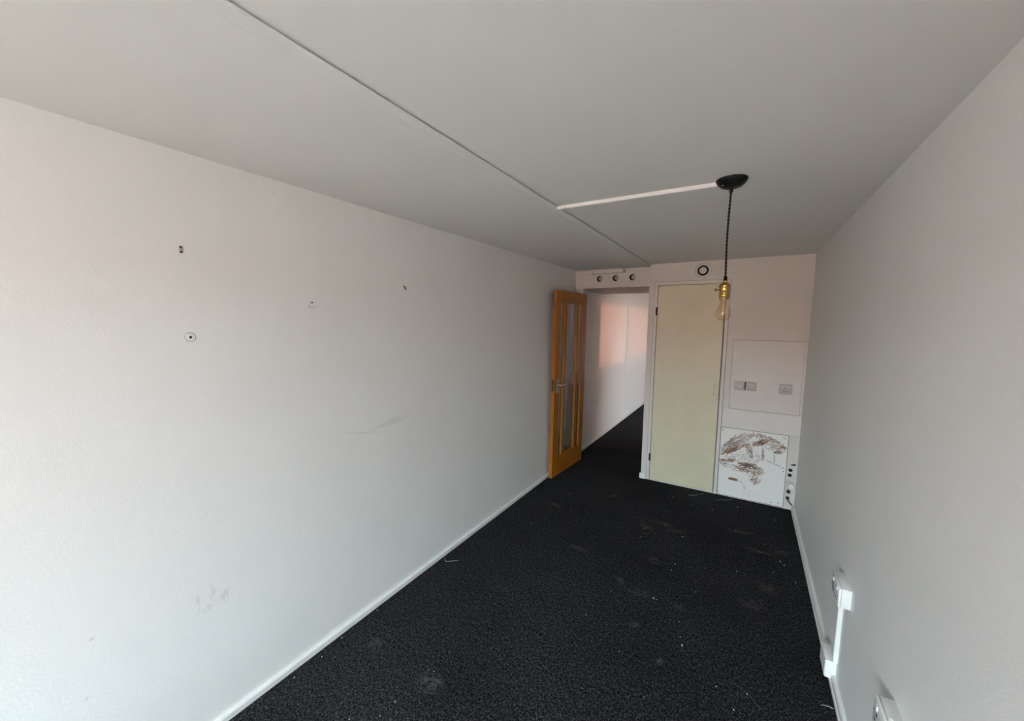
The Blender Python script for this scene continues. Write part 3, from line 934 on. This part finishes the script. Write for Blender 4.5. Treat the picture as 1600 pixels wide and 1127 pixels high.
wire = [(0.376, YB-0.004, 0.235), (0.379, YB-0.006, 0.258), (0.393, YB-0.008, 0.268), (0.412, YB-0.008, 0.262), (0.429, YB-0.008, 0.247), (0.437, YB-0.008, 0.229), (0.437, YB-0.006, 0.212)]
wt = thing('grey_wire', 'grey wire looped over the white waste cap', 'wire', (0.376, YB, 0.235))
obj('wire', tube(B(), [(p[0]-0.376, p[1]-YB, p[2]-0.235) for p in wire], 0.0028, 8), 'grey_plastic', wt, True)

# ------------------------------------------------------------------ oak glazed door, standing open along the left wall
DW, DH, DT = 0.735, 1.998, 0.040
od = thing('door_2', 'oak door with three tall glass panes, open against the left wall', 'door', (-1.655, 4.344, 0.004), kind='structure')
# local frame: +y runs from the hinge to the near edge, +x is the face turned to the room
yaw = math.atan2(-0.045, -0.718) + math.pi/2
near = Vector((-1.700-(-1.655), 3.626-4.344))
yaw = math.atan2(near.y, near.x) - math.pi/2
# yaw turns local +y onto the hinge-to-latch direction; local +x then faces -x, so the face is built on -x
od.rotation_euler = (0, math.radians(-0.55), yaw)
def dbx(name, m, y0, y1, z0, z1, x0=0.0, x1=DT, bev=0.0018, parent=None):
    # x measured from the room face (0) back towards the wall (DT); y measured from the LATCH edge
    return bx(name, m, parent or od, x0, x1, DW-y1, DW-y0, z0, z1, bev)
dbx('stile', 'oak', 0.0, 0.105, 0, DH)
dbx('stile', 'oak', 0.630, DW, 0, DH)
dbx('rail', 'oak_h', 0.1052, 0.6298, DH-0.115, DH)
dbx('rail', 'oak_h', 0.1052, 0.6298, 0, 0.208)
for a, b in ((0.198, 0.238), (0.494, 0.534)):
    dbx('muntin', 'oak', a, b, 0.2082, DH-0.1152)
PANES = ((0.105, 0.198), (0.238, 0.494), (0.534, 0.630))
for a, b in PANES:
    dbx('pane', 'glass', a+0.0005, b-0.0005, 0.2085, DH-0.1155, 0.0115, 0.0155, 0.0)
    for s0, s1 in ((a+0.0003, a+0.0055), (b-0.0055, b-0.0003)):
        dbx('glazing_bead', 'oak_pale', s0, s1, 0.2085, DH-0.1155, 0.005, 0.0113, 0.001)
    dbx('glazing_bead', 'oak', a+0.0085, b-0.0085, 0.2085, 0.2165, 0.005, 0.0113, 0.001)
    dbx('glazing_bead', 'oak', a+0.0085, b-0.0085, DH-0.1235, DH-0.1155, 0.005, 0.0113, 0.001)
# chrome lever handle and latch plate
lv = dbx('handle_plate', 'chrome', 0.040, 0.080, 0.925, 1.080, -0.009, -0.0002, 0.003)
def dpt(x, y, z):
    return (x, DW-y, z)
obj('lever', tube(B(), [dpt(-0.008, 0.060, 1.010), dpt(-0.030, 0.060, 1.010), dpt(-0.046, 0.064, 1.010), dpt(-0.052, 0.078, 1.010), dpt(-0.052, 0.120, 1.011), dpt(-0.050, 0.165, 1.013)], [0.010, 0.009, 0.009, 0.009, 0.0085, 0.0075], 14), 'chrome', lv, True)
obj('lever_rose', lathe(B(), [(0.014, 0.0), (0.014, 0.004), (0.011, 0.006), (0, 0.006)], 24, dpt(-0.009, 0.060, 1.010), '-X'), 'chrome', lv, True)
lt = dbx('latch_plate', 'iron', -0.0012, 0.0008, 0.950, 1.070, 0.009, 0.031, 0.0005)
dbx('latch_bolt', 'brass_dark', -0.011, -0.0013, 0.995, 1.018, 0.014, 0.026, 0.002, lt)
for z in (0.22, 1.0, 1.74):
    bx('butt_hinge', 'chrome', od, 0.002, 0.034, -0.0022, -0.0002, z, z+0.10, 0.0006)

# ------------------------------------------------------------------ fixings left in the left wall
def on_left(name, label, cat, y, z):
    return thing(name, label, cat, (XL, y, z))
def wall_screw(parent, dy, dz, r, ln, m='rust'):
    obj('screw_shank', lathe(B(), [(r*0.55, 0.0), (r*0.55, ln), (0, ln)], 12, (0, dy, dz), 'X'), m, parent, True)
    return obj('screw_head', lathe(B(), [(r*0.4, ln), (r, ln+0.001), (r, ln+0.002), (r*0.5, ln+0.003), (0, ln+0.003)], 14, (0, dy, dz), 'X'), m, parent, True)
a = on_left('wall_fixing', 'rusty pair of screws, one above the other, high on the left wall', 'screws', 0.583, 1.926)
wall_screw(a, 0.0, 0.0085, 0.0045, 0.006)
wall_screw(a, 0.001, -0.0085, 0.0048, 0.005)
obj('old_plug', lathe(B(), [(0.006, 0), (0.006, 0.0015), (0, 0.0015)], 14, (0, 0.002, 0.0), 'X'), 'old_plastic', a, True)
a = on_left('wall_plug', 'round wall plug with a dark centre hole, lowest fixing on the left wall', 'wall plug', 0.594, 1.608)
obj('dished_rim', lathe(B(), [(0.0155, 0.0), (0.0150, 0.003), (0.0135, 0.0045), (0.0115, 0.0035), (0.0085, 0.005), (0.005, 0.0055), (0.0045, 0.004)], 36, (0, 0, 0), 'X'), 'left', a, True)
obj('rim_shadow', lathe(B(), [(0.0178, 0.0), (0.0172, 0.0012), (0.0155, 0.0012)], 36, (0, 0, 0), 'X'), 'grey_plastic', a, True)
obj('plug_hole', lathe(B(), [(0.0047, 0.0042), (0, 0.0042)], 18, (0, 0, 0), 'X'), 'dark', a, True)
a = on_left('wall_plug', 'small filled wall plug with a crescent edge, between the round plug and the hook', 'wall plug', 1.070, 1.755)
obj('dished_rim', lathe(B(), [(0.0165, 0.0), (0.0155, 0.0025), (0.013, 0.0015), (0.006, 0.001), (0.0045, 0.0015)], 36, (0, 0, -0.006), 'X'), 'left', a, True)
obj('crescent_gap', tube(B(), [(0.0012, 0.0165*math.sin(k*math.pi/8-math.pi/2*1.0)*1.0, -0.006-0.0165*math.cos(k*math.pi/8-math.pi/2)) for k in range(1, 8)], 0.0011, 6), 'iron', a, True)
wall_screw(a, 0.0, 0.003, 0.0042, 0.003, 'iron')
a = on_left('wall_hook', 'small dark bent picture hook, right of the crescent plug', 'hook', 1.647, 1.872)
obj('hook_pin', tube(B(), [(0, -0.004, 0.009), (0.008, -0.003, 0.008), (0.011, 0.000, 0.002), (0.010, 0.004, -0.008), (0.013, 0.005, -0.010)], [0.003, 0.0032, 0.0035, 0.0042, 0.0038], 10), 'iron', a, True)
a = on_left('wall_nail', 'faint thin nail in the left wall nearest the oak door', 'nail', 2.770, 1.912)
obj('nail_shank', tube(B(), [(0, 0, 0.010), (0.004, 0, 0.004), (0.005, 0, -0.010)], 0.0028, 8), 'old_plastic', a, True)
a = on_left('plaster_nib', 'tiny chipped plaster nib high up just under the ceiling', 'chip', 0.913, 2.225)
obj('nib', lathe(B(), [(0.006, 0.0), (0.005, 0.003), (0.002, 0.004), (0, 0.004)], 10, (0, 0, 0), 'X'), 'left', a, True)
obj('chip', lathe(B(), [(0.0025, 0.0), (0.0025, 0.0012), (0, 0.0012)], 10, (0, 0.007, -0.004), 'X'), 'old_plastic', a, True)

# ------------------------------------------------------------------ litter on the carpet
FL = [(-0.527, 3.873), (-0.179, 3.787), (0.013, 3.966), (-0.389, 3.477), (-0.358, 3.771), (-0.524, 3.524), (-0.343, 3.162), (-0.625, 3.127), (-0.336, 2.761), (-0.348, 2.678), (-0.181, 2.53), (0.292, 3.194), (0.314, 3.158), (0.242, 3.027), (0.205, 3.387), (0.291, 3.871), (0.364, 2.978), (-0.394, 2.33), (-0.375, 2.327), (-0.634, 2.249), (-0.696, 1.977), (-0.211, 2.101), (-0.194, 2.049), (-0.027, 1.886), (0.047, 1.804), (-0.462, 1.835), (0.096, 1.92), (-0.624, 2.982), (0.031, 2.903), (-0.233, 2.215), (-1.716, 1.008), (-1.72, 0.874), (-1.735, 1.134), (-1.214, 1.239), (-1.187, 1.247), (-1.229, 1.045), (-1.236, 0.969), (-1.334, 0.891), (-1.735, 1.361), (-1.446, 2.692), (-1.541, 2.418), (-1.394, 3.385)]
BIGF = {1: 1.9, 2: 2.0, 6: 1.7, 11: 1.8, 12: 1.4, 17: 1.7, 22: 2.2, 7: 1.4, 8: 1.4}
rf = random.Random(5)
def flake_bm(r, bm=None, at=(0, 0), h=0.0012):
    b = bm or B()
    n = 6
    a0 = rf.uniform(0, 6)
    el = rf.uniform(0.45, 1.0)
    ro = rf.uniform(0, 3.1)
    lo, hi = [], []
    for k in range(n):
        q = r*rf.uniform(0.7, 1.2)
        x, y = q*math.cos(a0+k*2*math.pi/n), q*el*math.sin(a0+k*2*math.pi/n)
        x, y = x*math.cos(ro)-y*math.sin(ro), x*math.sin(ro)+y*math.cos(ro)
        lo.append(b.verts.new((at[0]+x, at[1]+y, 0.0)))
        hi.append(b.verts.new((at[0]+x*0.9, at[1]+y*0.9, h*rf.uniform(0.7, 1.5))))
    b.faces.new(hi)
    b.faces.new(lo[::-1])
    for k in range(n):
        k2 = (k+1) % n
        b.faces.new((lo[k], lo[k2], hi[k2], hi[k]))
    return b
for i, (x, y) in enumerate(FL):
    o = obj('paint_flake', flake_bm(0.0026*BIGF.get(i, 1.0), h=0.0025), 'flake')
    o.location = (x, y, 0.0)
    tag(o, 'tiny white paint flake lying on the black carpet', 'flake', 'paint flakes on the carpet')
db = B()
for _ in range(230):
    x, y = rf.uniform(XL+0.05, XR-0.05), rf.uniform(0.3, 4.1)
    if rf.random() < 0.4:
        x, y = rf.gauss(-0.4, 0.35), rf.gauss(3.3, 0.45)
    if XL+0.04 < x < XR-0.04 and y < YB-0.03:
        flake_bm(rf.uniform(0.0008, 0.0018), db, (x, y), 0.001)
tag(obj('floor_dust', db, 'dust'), 'fine pale grit scattered over the black carpet', 'dust', kind='stuff')

def strand(name, label, pts, r, m='thread'):
    # fine strand following points on the carpet, smoothed
    out = []
    P_ = [Vector((p[0], p[1], 0.0015)) for p in pts]
    for i in range(len(P_)-1):
        p0, p1, p2, p3 = P_[max(i-1, 0)], P_[i], P_[i+1], P_[min(i+2, len(P_)-1)]
        for k in range(6):
            u = k/6
            out.append(0.5*((2*p1)+(p2-p0)*u+(2*p0-5*p1+4*p2-p3)*u*u+(3*p1-p0-3*p2+p3)*u**3))
    out.append(P_[-1])
    return tag(obj(name, tube(B(), out, r, 6), m, smooth=True), label, 'thread')
strand('loose_thread', 'pale curved thread on the carpet beside the left skirting', [(-1.735, 1.945), (-1.710, 1.925), (-1.675, 1.945), (-1.637, 1.985)], 0.0011)
strand('loose_thread', 'short white thread on the carpet beside the right skirting', [(0.376, 2.036), (0.398, 2.044), (0.421, 2.044)], 0.0013)
strand('loose_hair', 'long fine hair curling over the near middle of the carpet', [(0.02, 1.95), (0.06, 1.94), (0.10, 1.92), (0.14, 1.88), (0.17, 1.86)], 0.00025, 'dust')
strand('loose_thread', 'grey thread on the carpet below the cupboard door', [(-0.40, 3.99), (-0.35, 4.02), (-0.31, 4.07), (-0.28, 4.10)], 0.0016, 'dust')
strand('loose_thread', 'faint grey thread on the carpet below the stained board', [(-0.16, 4.03), (-0.10, 4.06), (-0.04, 4.10)], 0.0015, 'dust')
